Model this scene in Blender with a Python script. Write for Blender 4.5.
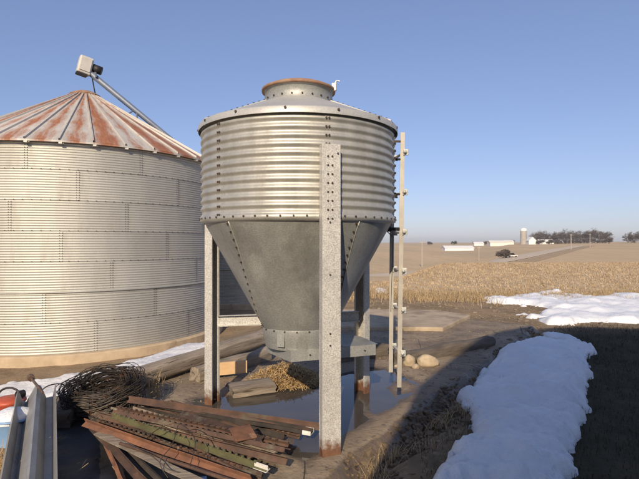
import bpy, math, random
import numpy as np
from mathutils import Vector, Matrix, noise
random.seed(7); rng = np.random.default_rng(7)
S = bpy.context.scene
C = S.collection
for o in list(bpy.data.objects): bpy.data.objects.remove(o)

# ------------------------------------------------------------------ camera
CAMZ = 1.65; F = 490.0; CX = 319.5; HY = 242.0          # photograph pixels (639 wide)
cam = bpy.data.cameras.new('camera'); co = bpy.data.objects.new('camera', cam); C.objects.link(co)
cam.sensor_width = 36; cam.lens = 36*F/639.0; cam.clip_end = 9000; cam.clip_start = 0.05
co.location = (0, 0, CAMZ); co.rotation_euler = (math.pi/2, 0, 0); cam.shift_y = 2.5/639
S.camera = co
# ------------------------------------------------------------------ sky, sun, exposure
ELEV, AZ = 27.0, 9.0                                      # sun is behind the camera, a little left
W = bpy.data.worlds.new('World'); S.world = W; W.use_nodes = True
nt = W.node_tree; bg = nt.nodes['Background']
sky = nt.nodes.new('ShaderNodeTexSky'); sky.sky_type = 'NISHITA'; sky.sun_disc = False
sky.sun_elevation = math.radians(ELEV); sky.sun_rotation = math.radians(180+AZ)
sky.altitude = 250; sky.air_density = 1.0; sky.dust_density = 0.7; sky.ozone_density = 4.0
gm = nt.nodes.new('ShaderNodeGamma'); gm.inputs[1].default_value = .68; nt.links.new(sky.outputs[0], gm.inputs[0])
tn = nt.nodes.new('ShaderNodeMix'); tn.data_type = 'RGBA'; tn.blend_type = 'MULTIPLY'; tn.inputs[0].default_value = 1; tn.inputs[7].default_value = (1.25, 1.22, 1.46, 1)
nt.links.new(gm.outputs[0], tn.inputs[6]); nt.links.new(tn.outputs[2], bg.inputs[0]); bg.inputs[1].default_value = 0.15
sl = bpy.data.lights.new('sun', 'SUN'); so = bpy.data.objects.new('sun', sl); C.objects.link(so)
sl.energy = 5.0; sl.angle = math.radians(0.6); sl.color = (1.0, 0.84, 0.63)
e, a = math.radians(ELEV), math.radians(AZ)
so.rotation_euler = Vector((math.sin(a)*math.cos(e), math.cos(a)*math.cos(e), -math.sin(e))).to_track_quat('-Z', 'Y').to_euler()
S.view_settings.view_transform = 'Standard'; S.view_settings.look = 'None'
S.view_settings.exposure = 0.0; S.view_settings.gamma = 1.0; S.view_settings.use_curve_mapping = False
S.render.engine = 'CYCLES'

# ------------------------------------------------------------------ helpers
def tag(o, label=None, cat=None, group=None, kind=None):
    if label: o['label'] = label
    if cat: o['category'] = cat
    if group: o['group'] = group
    if kind: o['kind'] = kind
    return o
def empty(name, loc=(0, 0, 0), rz=0, **k):
    o = bpy.data.objects.new(name, None); C.objects.link(o); o.location = loc; o.rotation_euler = (0, 0, rz)
    o.empty_display_size = .1
    return tag(o, **k)
class MB:
    def __init__(s): s.v = []; s.f = []
    def add(s, v, f):
        n = len(s.v); s.v += [tuple(p) for p in v]; s.f += [tuple(n+i for i in q) for q in f]; return s
    def box(s, c, d, R=None, jit=0):
        c = Vector(c); v = []
        for z in (-.5, .5):
            for y in (-.5, .5):
                for x in (-.5, .5):
                    p = Vector((x*d[0], y*d[1], z*d[2]))
                    if jit: p += Vector([random.uniform(-jit, jit) for _ in range(3)])
                    v.append(c + (R @ p if R else p))
        return s.add(v, [(0, 2, 3, 1), (4, 5, 7, 6), (0, 1, 5, 4), (2, 6, 7, 3), (0, 4, 6, 2), (1, 3, 7, 5)])
    def extrude(s, prof, p0, p1, up=(0, 0, 1), closed=True, p_scale=1.0, cuts=1, wob=0):
        """sweep a 2-D profile (side, up) from p0 to p1"""
        p0, p1 = Vector(p0), Vector(p1); d = (p1-p0).normalized(); up = Vector(up)
        sd = d.cross(up).normalized(); u2 = sd.cross(d).normalized(); n = len(prof); v = []; f = []
        w = Vector((0, 0, 0))
        for k in range(cuts+1):
            t = k/cuts; c = p0.lerp(p1, t); sc = 1+(p_scale-1)*t
            if wob and 0 < k < cuts: w = sd*random.uniform(-wob, wob)+u2*random.uniform(-wob, wob)
            else: w = Vector((0, 0, 0))
            v += [c+w+sd*a_*sc+u2*b_*sc for a_, b_ in prof]
        for k in range(cuts):
            for i in range(n if closed else n-1):
                j = (i+1) % n; f.append((k*n+i, k*n+j, (k+1)*n+j, (k+1)*n+i))
        if closed: f.append(tuple(range(n-1, -1, -1))); f.append(tuple(range(cuts*n, cuts*n+n)))
        return s.add(v, f)
    def tube(s, path, r, n=8, cap=True):
        path = [Vector(p) for p in path]; v = []; f = []; m = len(path)
        prev = None
        for i, p in enumerate(path):
            d = (path[min(i+1, m-1)]-path[max(i-1, 0)]).normalized()
            if prev is None:
                u = d.orthogonal().normalized()
            else:
                u = (prev - d*prev.dot(d)).normalized()
            prev = u; w = d.cross(u); rr = r[i] if isinstance(r, (list, tuple)) else r
            for k in range(n):
                t = 2*math.pi*k/n; v.append(p+(u*math.cos(t)+w*math.sin(t))*rr)
        for i in range(m-1):
            for k in range(n):
                k2 = (k+1) % n; f.append((i*n+k, i*n+k2, (i+1)*n+k2, (i+1)*n+k))
        if cap: f.append(tuple(range(n-1, -1, -1))); f.append(tuple(range((m-1)*n, m*n)))
        return s.add(v, f)
    def lathe(s, prof, n=48, a0=0, a1=2*math.pi, c=(0, 0, 0), rfun=None):
        full = abs(a1-a0-2*math.pi) < 1e-6; cols = n if full else n+1; m = len(prof); v = []; f = []
        for i in range(cols):
            t = a0+(a1-a0)*i/n
            for (r, z) in prof:
                q = r + (rfun(t, r, z, i/n) if rfun else 0)
                v.append((c[0]+q*math.cos(t), c[1]+q*math.sin(t), c[2]+z))
        for i in range(n):
            j = (i+1) % cols
            for k in range(m-1): f.append((i*m+k, j*m+k, j*m+k+1, i*m+k+1))
        return s.add(v, f)
    def disc(s, r, z, n=32, c=(0, 0, 0)):
        return s.add([(c[0]+r*math.cos(2*math.pi*i/n), c[1]+r*math.sin(2*math.pi*i/n), c[2]+z) for i in range(n)], [tuple(range(n))])
    def mesh(s, name, m, smooth=False):
        me = bpy.data.meshes.new(name); me.from_pydata(s.v, [], s.f); me.materials.append(m)
        if smooth: me.polygons.foreach_set('use_smooth', [True]*len(me.polygons))
        me.update(); return me
    def build(s, name, m, parent=None, smooth=False, **k):
        return link(name, s.mesh(name, m, smooth), parent, **k)
def link(name, me, parent=None, **k):
    o = bpy.data.objects.new(name, me); C.objects.link(o)
    if parent: o.parent = parent
    return tag(o, **k)
def copy_tree(o, parent=None):
    c = o.copy(); C.objects.link(c); c.parent = parent
    for ch in [x for x in C.objects if x.parent == o]: copy_tree(ch, c)
    return c
def bevel(o, w=.008, seg=2):
    b = o.modifiers.new('bevel', 'BEVEL'); b.width = w; b.segments = seg; b.limit_method = 'ANGLE'; return o
def smoothstep(a_, b_, x):
    t = np.clip((x-a_)/(b_-a_), 0, 1); return t*t*(3-2*t)
def nz(x, y, z=0.0): return noise.noise(Vector((x, y, z)))

# ------------------------------------------------------------------ materials
def mat(name, c1, c2=None, scale=5, rough=.7, metal=0, bump=0, bscale=None, detail=6, stretch=(1, 1, 1), lo=.35, hi=.65,
        layers=(), spec=.5, rvar=0, rand=0, coord='Object', bdist=.01, sss=0, vor=None):
    """c1/c2 mixed by noise; layers = [(colour, kind, params...)] laid over it"""
    m = bpy.data.materials.new(name); m.use_nodes = True; t = m.node_tree; N = t.nodes; L = t.links
    b = N['Principled BSDF']; b.inputs['Roughness'].default_value = rough; b.inputs['Metallic'].default_value = metal
    b.inputs['Specular IOR Level'].default_value = spec
    tc = N.new('ShaderNodeTexCoord'); mp = N.new('ShaderNodeMapping'); L.new(tc.outputs[coord], mp.inputs[0])
    mp.inputs['Scale'].default_value = stretch
    def noi(sc, det=6, ro=.6, vec=None):
        n = N.new('ShaderNodeTexNoise'); n.inputs['Scale'].default_value = sc; n.inputs['Detail'].default_value = det
        n.inputs['Roughness'].default_value = ro; L.new(vec or mp.outputs[0], n.inputs['Vector']); return n.outputs['Fac']
    def ramp(x, lo_, hi_):
        r = N.new('ShaderNodeMapRange'); r.inputs[1].default_value = lo_; r.inputs[2].default_value = hi_
        L.new(x, r.inputs[0]); return r.outputs[0]
    def mix(fac, a_, b_):
        x = N.new('ShaderNodeMix'); x.data_type = 'RGBA'
        if hasattr(fac, 'is_linked'): L.new(fac, x.inputs[0])
        else: x.inputs[0].default_value = fac
        for v_, i in ((a_, 6), (b_, 7)):
            if hasattr(v_, 'is_linked'): L.new(v_, x.inputs[i])
            else: x.inputs[i].default_value = (*v_, 1)
        return x.outputs[2]
    def math_(op, a_, b_):
        x = N.new('ShaderNodeMath'); x.operation = op
        for v_, i in ((a_, 0), (b_, 1)):
            if hasattr(v_, 'is_linked'): L.new(v_, x.inputs[i])
            else: x.inputs[i].default_value = v_
        return x.outputs[0]
    m['_'] = 1
    base = mix(ramp(noi(scale, detail), lo, hi), c1, c2 or c1)
    if vor:                                             # galvanised spangle
        v = N.new('ShaderNodeTexVoronoi'); v.inputs['Scale'].default_value = vor[0]; L.new(tc.outputs[coord], v.inputs['Vector'])
        sx = N.new('ShaderNodeSeparateColor'); L.new(v.outputs['Color'], sx.inputs[0])
        hs = N.new('ShaderNodeHueSaturation'); L.new(base, hs.inputs['Color'])
        L.new(ramp_out(N, L, sx.outputs[0], 1-vor[1], 1+vor[1]), hs.inputs['Value']); base = hs.outputs[0]
    if rand:
        oi = N.new('ShaderNodeObjectInfo'); hs = N.new('ShaderNodeHueSaturation'); L.new(base, hs.inputs['Color'])
        L.new(ramp_out(N, L, oi.outputs['Random'], 1-rand, 1+rand), hs.inputs['Value']); base = hs.outputs[0]
    rfac = None
    for ly in layers:
        col, kind = ly[0], ly[1]
        if kind == 'noise':                              # (col,'noise',scale,lo,hi)
            fac = ramp(noi(ly[2], 8, .65), ly[3], ly[4])
        elif kind == 'low':                              # (col,'low',z_top,z_bottom,noise scale): below a height, ragged
            sp = N.new('ShaderNodeSeparateXYZ'); L.new(tc.outputs['Object'], sp.inputs[0])
            z = math_('ADD', sp.outputs[2], math_('MULTIPLY', math_('SUBTRACT', noi(ly[4], 6, .7), .5), ly[5]))
            fac = ramp(z, ly[2], ly[3])
        elif kind == 'roof':                             # rust by panel (object colour alpha = amount)
            oi = N.new('ShaderNodeObjectInfo'); sc = N.new('ShaderNodeSeparateColor'); L.new(oi.outputs['Color'], sc.inputs[0])
            sp = N.new('ShaderNodeSeparateXYZ'); L.new(tc.outputs['Object'], sp.inputs[0])
            ay = math_('ABSOLUTE', math_('DIVIDE', sp.outputs[1], sp.outputs[0]), 0)
            q = math_('ADD', noi(ly[2], 8, .7), math_('SUBTRACT', sc.outputs[0], .5))
            q = math_('SUBTRACT', q, math_('MULTIPLY', ay, ly[5]))
            fac = ramp(q, ly[3], ly[4])
        base = mix(fac, base, mix(ramp(noi(ly[2]*2.3 if kind != 'low' else 30), .3, .7), col, ly[6] if len(ly) > 6 else tuple(c*.6 for c in col)))
        if metal:
            inv = math_('MULTIPLY', math_('SUBTRACT', 1, fac), metal)
            L.new(inv, b.inputs['Metallic'])
    L.new(base, b.inputs['Base Color'])
    if rvar:
        L.new(ramp_out(N, L, noi(scale*1.7), rough-rvar, rough+rvar), b.inputs['Roughness'])
    if sss:
        b.inputs['Subsurface Weight'].default_value = sss; b.inputs['Subsurface Radius'].default_value = (.03, .03, .04)
    if bump:
        bp = N.new('ShaderNodeBump'); bp.inputs['Strength'].default_value = bump; bp.inputs['Distance'].default_value = bdist
        L.new(noi(bscale or scale*4, 8, .65), bp.inputs['Height']); L.new(bp.outputs[0], b.inputs['Normal'])
    return m
def ramp_out(N, L, x, lo, hi):
    r = N.new('ShaderNodeMapRange'); r.inputs[3].default_value = lo; r.inputs[4].default_value = hi; L.new(x, r.inputs[0]); return r.outputs[0]

GALV = mat('galvanised_sheet', (.43, .42, .37), (.55, .53, .47), 3, .52, .6, .08, 25, rvar=.08, vor=(260, .10), stretch=(2.5, 2.5, .5),
           layers=[((.33, .30, .25), 'noise', 2.2, .56, .80)], bdist=.002)
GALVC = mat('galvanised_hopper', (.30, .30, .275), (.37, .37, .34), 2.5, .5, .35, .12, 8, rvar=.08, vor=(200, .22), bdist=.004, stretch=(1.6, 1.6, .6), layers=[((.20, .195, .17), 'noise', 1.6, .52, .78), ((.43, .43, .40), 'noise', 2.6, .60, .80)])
GALVR = mat('galvanised_roof', (.44, .43, .40), (.52, .51, .47), 3, .5, .3, .06, 10, vor=(120, .08), bdist=.003)
GALVL = mat('galvanised_leg', (.50, .48, .44), (.60, .58, .53), 4, .5, .3, .05, 40, vor=(170, .30),
            layers=[((.19, .095, .055), 'low', .16, .06, 16, .26)], bdist=.002)
BINW = mat('bin_wall_sheet', (.42, .41, .365), (.51, .495, .44), .8, .6, .65, .0, rand=.06, stretch=(1.6, 1.6, .3), vor=(60, .07),
           layers=[((.36, .32, .25), 'noise', 1.1, .52, .80)])
ROOFP = mat('bin_roof_panel', (.44, .41, .37), (.56, .53, .48), 2, .65, .15, .1, 12, rand=.08, bdist=.004, stretch=(.35, 2.2, 1),
            layers=[((.38, .16, .075), 'roof', 2.4, .22, .50, 4.6, (.23, .09, .045))])
RUSTCAP = mat('rusty_cap', (.27, .14, .085), (.38, .27, .18), 6, .8, .1, .2, 30)
RUST = mat('rusty_steel', (.125, .070, .048), (.068, .043, .033), 9, .85, .1, .4, 60, layers=[((.25, .13, .075), 'noise', 6, .58, .74), ((.19, .17, .12), 'noise', 3.1, .54, .68)], rand=.45, bdist=.004)
RUSTO = mat('orange_rusty_steel', (.26, .12, .065), (.13, .065, .042), 8, .85, .1, .3, 60, layers=[((.46, .31, .19), 'noise', 5, .60, .72)], rand=.2, bdist=.004)
DARKST = mat('dark_steel', (.07, .055, .045), (.035, .03, .027), 9, .75, .2, .3, 50, rand=.2, layers=[((.14, .06, .035), 'noise', 5, .52, .7)])
GREENP = mat('olive_painted_steel', (.16, .155, .075), (.10, .095, .05), 8, .6, .1, .2, 40, layers=[((.17, .07, .035), 'noise', 7, .55, .68)])
WHITEP = mat('white_paint', (.75, .73, .67), (.62, .58, .5), 20, .6, 0, .1)
BLACKST = mat('black_steel', (.02, .02, .022), (.035, .03, .03), 20, .55, .3)
WIREM = mat('dark_wire', (.075, .058, .042), (.035, .03, .026), 12, .6, .4, rand=.3, layers=[((.17, .075, .035), 'noise', 8, .55, .7)])
WOODG = mat('weathered_wood', (.38, .31, .235), (.17, .135, .10), 2.2, .9, 0, 1.0, 5, stretch=(1, 9, 9), rand=.12, bdist=.014, lo=.3, hi=.7, layers=[((.09, .07, .05), 'noise', 2.6, .57, .66)])
WOODD = mat('dark_old_timber', (.17, .135, .10), (.07, .056, .043), 2.4, .9, 0, 1.0, 5, stretch=(1, 7, 7), rand=.1, bdist=.016, lo=.3, hi=.7)
WOODF = mat('fresh_board', (.68, .47, .26), (.60, .39, .20), 2, .75, 0, .15, 40, stretch=(1, 6, 6))
STRAW = mat('dry_straw', (.50, .345, .165), (.36, .235, .105), 20, .85, 0, rand=.1)
WEED = mat('dead_weed', (.50, .37, .21), (.32, .23, .125), 15, .9)
STUB = mat('corn_stubble', (.60, .465, .30), (.42, .305, .18), .9, .9)
FIELDG = mat('dead_turf', (.075, .062, .035), (.045, .048, .022), 3, .95)
SNOW = mat('snow', (.84, .85, .87), (.74, .76, .79), 1.5, .65, 0, .8, 34, sss=.15, bdist=.02, layers=[((.45, .40, .34), 'noise', 9, .66, .84)])
SNOWD = mat('old_snow', (.80, .79, .78), (.70, .68, .66), 3, .7, 0, .8, 12, sss=.1, bdist=.03, layers=[((.42, .35, .28), 'noise', 9, .62, .80)])
CONC = mat('foundation_concrete', (.54, .42, .28), (.42, .32, .21), 2.5, .9, 0, .4, 30, layers=[((.2, .15, .10), 'noise', 1.4, .6, .8)])
PAD = mat('pad_concrete', (.47, .375, .26), (.34, .265, .18), 2, .9, 0, .4, 25, layers=[((.14, .105, .07), 'noise', 1.6, .5, .75)])
ROCK = mat('pale_rock', (.52, .42, .28), (.36, .28, .19), 8, .9, 0, .5, 20)
RAILM = mat('ladder_rail', (.48, .45, .39), (.38, .35, .30), 6, .5, .3, .05, 40)
CASTW = mat('rung_bracket', (.58, .58, .53), (.42, .42, .38), 30, .5, .3)
BLACKSH = mat('black_sheet', (.012, .012, .012), (.022, .02, .018), 5, .55, 0, .4, 18)
BLUEP = mat('blue_plastic', (.16, .30, .52), (.22, .36, .56), 5, .45)
ORANGE = mat('orange_plastic', (.50, .10, .045), (.42, .075, .035), 8, .5, layers=[((.3, .15, .09), 'noise', 8, .6, .75)])
MOTORB = mat('grey_motor_box', (.60, .58, .53), (.50, .47, .42), 3, .5, .1, layers=[((.30, .17, .09), 'noise', 3, .62, .8)])
BLUEST = mat('blue_grey_auger', (.12, .15, .21), (.17, .19, .24), 3, .5, .3, layers=[((.25, .12, .06), 'noise', 1.2, .62, .75)])
SHEETM = mat('dull_sheet_metal', (.27, .265, .25), (.37, .36, .34), 3, .5, .4, .06, 12, vor=(90, .06), bdist=.004, layers=[((.22, .18, .14), 'noise', 5, .62, .8)])
CHALK = mat('white_board', (.80, .79, .76), (.7, .69, .66), 1, .7)
SILO = mat('silo_stave', (.45, .41, .36), (.36, .33, .29), .3, .9)
BARK = mat('bare_bark', (.13, .105, .09), (.09, .075, .065), .5, .95)
EVER = mat('dark_evergreen', (.035, .045, .03), (.05, .06, .04), .5, .95)
ROADM = mat('gravel_road', (.58, .47, .345), (.50, .40, .29), .15, .95)
GRAVEL = mat('gravel_stone', (.30, .24, .17), (.20, .16, .12), 6, .9, rand=.2)
REDB = mat('barn_siding', (.42, .41, .39), (.36, .35, .33), 1, .6)
ROOFD = mat('barn_roof', (.18, .17, .16), (.15, .145, .14), 1, .6)

def ground_mat():
    m = bpy.data.materials.new('ground_soil_and_stubble'); m.use_nodes = True; t = m.node_tree; N = t.nodes; L = t.links
    b = N['Principled BSDF']; b.inputs['Roughness'].default_value = .95; b.inputs['Specular IOR Level'].default_value = .2
    tc = N.new('ShaderNodeTexCoord')
    at_ = N.new('ShaderNodeVertexColor'); at_.layer_name = 'zone'; sp = N.new('ShaderNodeSeparateColor'); L.new(at_.outputs[0], sp.inputs[0])
    def noi(sc, st=(1, 1, 1), det=8):
        mp = N.new('ShaderNodeMapping'); mp.inputs['Scale'].default_value = st; L.new(tc.outputs['Object'], mp.inputs[0])
        n = N.new('ShaderNodeTexNoise'); n.inputs['Scale'].default_value = sc; n.inputs['Detail'].default_value = det; n.inputs['Roughness'].default_value = .65
        L.new(mp.outputs[0], n.inputs['Vector']); return n.outputs['Fac']
    def mr(x, lo, hi):
        r = N.new('ShaderNodeMapRange'); r.inputs[1].default_value = lo; r.inputs[2].default_value = hi; L.new(x, r.inputs[0]); return r.outputs[0]
    def mix(f, a_, b_):
        x = N.new('ShaderNodeMix'); x.data_type = 'RGBA'; L.new(f, x.inputs[0])
        for v_, i in ((a_, 6), (b_, 7)):
            if hasattr(v_, 'is_linked'): L.new(v_, x.inputs[i])
            else: x.inputs[i].default_value = (*v_, 1)
        return x.outputs[2]
    mud = mix(mr(noi(1.3), .35, .65), (.32, .225, .135), (.18, .13, .08))
    mud = mix(mr(noi(14), .55, .7), mud, (.40, .30, .19))
    turf = mix(mr(noi(4), .35, .65), (.045, .040, .022), (.075, .060, .034))
    stub = mix(mr(noi(.25, (1, .35, 1)), .35, .65), (.54, .405, .245), (.40, .29, .17))
    stub = mix(mr(noi(5, (1, .5, 1)), .45, .7), stub, (.60, .47, .30))
    far = mix(mr(noi(.02, (1, .25, 1)), .40, .60), (.58, .42, .245), (.48, .365, .225))
    far = mix(mr(noi(.4, (1, .2, 1)), .5, .75), far, (.44, .31, .17))
    c = mix(sp.outputs[0], mud, turf); c = mix(sp.outputs[1], c, stub); c = mix(sp.outputs[2], c, far)
    L.new(c, b.inputs['Base Color'])
    bp = N.new('ShaderNodeBump'); bp.inputs['Strength'].default_value = .7; bp.inputs['Distance'].default_value = .03
    L.new(noi(9), bp.inputs['Height']); L.new(bp.outputs[0], b.inputs['Normal'])
    return m
def slab_mat():
    m = mat('muddy_slab', (.34, .26, .175), (.215, .16, .105), 1.6, .88, 0, .9, 22, bdist=.018, layers=[((.10, .075, .05), 'noise', 13, .56, .68), ((.42, .33, .23), 'noise', 30, .60, .70), ((.16, .12, .08), 'noise', 1.1, .5, .72), ((.44, .35, .25), 'noise', 2.7, .6, .78)])
    t = m.node_tree; N = t.nodes; L = t.links; b = N['Principled BSDF']
    src = b.inputs['Base Color'].links[0].from_socket
    tc = N.new('ShaderNodeTexCoord'); sp = N.new('ShaderNodeSeparateXYZ'); L.new(tc.outputs['Object'], sp.inputs[0])
    r = N.new('ShaderNodeMapRange'); r.inputs[1].default_value = .012; r.inputs[2].default_value = .003; L.new(sp.outputs[2], r.inputs[0])
    x = N.new('ShaderNodeMix'); x.data_type = 'RGBA'; x.blend_type = 'MULTIPLY'; L.new(r.outputs[0], x.inputs[0]); L.new(src, x.inputs[6]); x.inputs[7].default_value = (.55, .52, .5, 1)
    v = N.new('ShaderNodeTexVoronoi'); v.feature = 'DISTANCE_TO_EDGE'; v.inputs['Scale'].default_value = .55; L.new(tc.outputs['Object'], v.inputs['Vector'])
    cr = N.new('ShaderNodeMapRange'); cr.inputs[1].default_value = .0035; cr.inputs[2].default_value = .001; L.new(v.outputs['Distance'], cr.inputs[0])
    y = N.new('ShaderNodeMix'); y.data_type = 'RGBA'; L.new(cr.outputs[0], y.inputs[0]); L.new(x.outputs[2], y.inputs[6]); y.inputs[7].default_value = (.04, .03, .022, 1)
    L.new(y.outputs[2], b.inputs['Base Color'])
    rr = N.new('ShaderNodeMapRange'); rr.inputs[1].default_value = .012; rr.inputs[2].default_value = .003; rr.inputs[3].default_value = .85; rr.inputs[4].default_value = .45
    L.new(sp.outputs[2], rr.inputs[0]); L.new(rr.outputs[0], b.inputs['Roughness'])
    return m
WATER = mat('puddle_water', (.06, .052, .045), (.085, .072, .058), 2, .015, 0, .04, 6, bdist=.002)
WATER.node_tree.nodes['Principled BSDF'].inputs['IOR'].default_value = 1.33

# ------------------------------------------------------------------ terrain
def T(x, y):
    x = np.asarray(x, float); y = np.asarray(y, float)
    s = -.93*(x+2.05)+.36*(y-5.3)
    drop = 1.47*smoothstep(.5, 5.2, s)
    v = 4.6*smoothstep(36, 112, y)
    b_ = x/np.maximum(y, 1)
    hill = 4.6*smoothstep(.22, .68, b_)*smoothstep(90, 420, y)
    far = 2.6*smoothstep(350, 900, y)
    fd = smoothstep(20, 80, np.hypot(x, y))
    return -.10 - drop - v + hill*1.0 + far + fd*.25*np.sin(x*.021+1)*np.cos(y*.017)
def at(px, py, z=None):
    dx, dz = (px-CX)/F, -(py-HY)/F
    if z is not None:
        d = (z-CAMZ)/dz; return Vector((dx*d, d, z))
    d = 2.5
    while d < 3000:
        d *= 1.004
        if CAMZ+dz*d <= float(T(dx*d, d)): break
    return Vector((dx*d, d, float(T(dx*d, d))))
def flat(pts, z=0.0): return [(at(px, py, z).x, at(px, py, z).y) for px, py in pts]

def sdf(poly, X, Y):
    """signed distance, positive inside"""
    P = np.array(poly); d = np.full(X.shape, 1e9); inside = np.zeros(X.shape, bool); n = len(P)
    for i in range(n):
        a_, b_ = P[i], P[(i+1) % n]; ex, ey = b_-a_; wx, wy = X-a_[0], Y-a_[1]
        t = np.clip((wx*ex+wy*ey)/(ex*ex+ey*ey), 0, 1); d = np.minimum(d, np.hypot(wx-ex*t, wy-ey*t))
        c = ((a_[1] <= Y) & (b_[1] > Y)) | ((b_[1] <= Y) & (a_[1] > Y))
        with np.errstate(divide='ignore', invalid='ignore'):
            inside ^= c & (X < ex*(Y-a_[1])/np.where(ey == 0, 1e-9, ey)+a_[0])
    return np.where(inside, d, -d)
def noise_grid(X, Y, sc, seed=0, octv=4):
    out = np.zeros(X.shape); f = out.ravel(); xs, ys = X.ravel(), Y.ravel()
    for i in range(len(f)): f[i] = noise.fractal(Vector((xs[i]*sc+seed, ys[i]*sc, seed*1.7)), 1.0, 2.0, octv)
    return f.reshape(X.shape)
def grid_obj(name, X, Y, Z, m, keep=None, parent=None, **k):
    ny, nx = X.shape; idx = np.arange(nx*ny).reshape(ny, nx)
    q = np.stack([idx[:-1, :-1], idx[:-1, 1:], idx[1:, 1:], idx[1:, :-1]], -1).reshape(-1, 4)
    if keep is not None: q = q[keep.ravel()[q].any(1)]
    V = np.stack([X, Y, Z], -1).reshape(-1, 3)
    used = np.unique(q); rm = np.zeros(len(V), int); rm[used] = np.arange(len(used))
    me = bpy.data.meshes.new(name); me.from_pydata(V[used].tolist(), [], rm[q].tolist()); me.materials.append(m)
    me.polygons.foreach_set('use_smooth', [True]*len(me.polygons)); me.update()
    o = link(name, me, parent, **k); return o, used

# ground: one sheet, fine near, coarse far
def axis(n0, step, g, lim):
    v = [0.0]; st = step
    while v[-1] < lim:
        if v[-1] > n0: st *= g
        v.append(v[-1]+st)
    return np.array(v)
ay = axis(16, .16, 1.055, 4500); ax = axis(9, .16, 1.06, 4500)
ys = np.concatenate([-axis(3, .5, 1.4, 60)[::-1][:-1], ay]); xs = np.concatenate([-ax[::-1][:-1], ax])
GX, GY = np.meshgrid(xs, ys); GZ = T(GX, GY)
near = np.hypot(GX, GY) < 26
nz_ = np.zeros(GX.shape); ii = np.argwhere(near)
for i, j in ii: nz_[i, j] = noise.fractal(Vector((GX[i, j]*1.1, GY[i, j]*1.1, 3)), 1, 2, 5)
EU, EV = np.array([.559, .829]), np.array([-.829, .559]); EO = np.array([.29, 3.57])
U = (GX-EO[0])*EU[0]+(GY-EO[1])*EU[1]; V_ = (GX-EO[0])*EV[0]+(GY-EO[1])*EV[1]
onslab = (U > -1.8) & (U < 7.6) & (V_ > -.1) & (V_ < 3.6)
GZ = GZ + np.where(onslab, -.06, .03)*nz_*np.where(onslab, 0, 1) - np.where(onslab, .06, 0)
ground, used = grid_obj('ground', GX, GY, GZ, ground_mat(), kind='structure')
gx, gy = GX.ravel()[used], GY.ravel()[used]
turf = smoothstep(-.1, -.7, (gx-EO[0])*EV[0]+(gy-EO[1])*EV[1])*smoothstep(10.5, 9.0, gy)
edge = 15.5+np.array([nz(x*.3, 5)*1.5 for x in gx])
stub = smoothstep(0, 3, gy-edge)*smoothstep(-4, 2, gx+.02*gy)
farz = smoothstep(36, 46, gy+ .25*(gx-10))
col = ground.data.color_attributes.new('zone', 'FLOAT_COLOR', 'POINT')
col.data.foreach_set('color', np.stack([turf, stub, farz, np.ones_like(turf)], -1).ravel())

# concrete slab with shallow hollows that hold the puddle
wet = [flat([(196, 400), (232, 397), (262, 392), (300, 388), (330, 377), (352, 372), (372, 368), (398, 376), (412, 384), (432, 398), (424, 412), (396, 423), (372, 436), (352, 458), (318, 462), (292, 452), (300, 436), (268, 428), (230, 418), (205, 412)])]
dry = [flat(p) for p in ([(384, 387), (392, 381), (408, 380), (424, 386), (418, 394), (402, 396), (398, 402), (392, 398)],
                         [(361, 414), (367, 409), (376, 414), (404, 414), (392, 424), (372, 424)])]
uu, vv = np.meshgrid(np.arange(-1.6, 7.3, .045), np.arange(0.0, 3.55, .045))
wob = np.array([[nz(u*1.2, 9)*.10+nz(u*5, 3)*.03 for u in uu[0]]])
SX = EO[0]+uu*EU[0]+(vv+wob*(vv < .3))*EV[0]; SY = EO[1]+uu*EU[1]+(vv+wob*(vv < .3))*EV[1]
sd = np.max([sdf(p, SX, SY) for p in wet], 0)
sd = np.minimum(sd, (vv-.44))
for p in dry: sd = np.minimum(sd, -sdf(p, SX, SY))
ng = noise_grid(SX, SY, 2.4, 2)
SZ = .012 - .036*smoothstep(-.16, .16, sd+ng*.10) + .006*ng
eg = noise_grid(SX, SY, 1.3, 14)
SZ = SZ-.115*smoothstep(.17+.0*vv, .0, vv+.05*eg)+.010*np.abs(ng)*smoothstep(.35, .1, vv)
rim = (vv < .02) | (vv > 3.50) | (uu < -1.57) | (uu > 7.22)
SZ = np.where(rim, -.19, SZ)
slab, _ = grid_obj('concrete_slab', SX, SY, SZ, slab_mat(), kind='structure')
px_, py_ = np.meshgrid(np.arange(-1.7, 1.9, .05), np.arange(3.2, 6.9, .05))
uq = (px_-EO[0])*EV[0]+(py_-EO[1])*EV[1]; uw = (px_-EO[0])*EU[0]+(py_-EO[1])*EU[1]
keep = np.array(sdf(wet[0], px_, py_) > -.22) & (uq > .24)
pud, _ = grid_obj('puddle', px_, py_, np.full(px_.shape, -.001), WATER, keep, kind='structure')

# raised pad behind the tank
pad = MB()
c0 = at(443, 333, -.02); pd = [(-.6, 9.15), (c0.x, c0.y), (3.25, 10.55), (2.7, 11.3), (-.6, 11.6)]
pv = [(x, y, -.22) for x, y in pd]+[(x, y, .085) for x, y in pd]; n = len(pd)
pad.add(pv, [tuple(range(n, 2*n))]+[(i, (i+1) % n, n+(i+1) % n, n+i) for i in range(n)])
bevel(pad.build('concrete_pad', PAD, kind='structure'), .025, 3)

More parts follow.
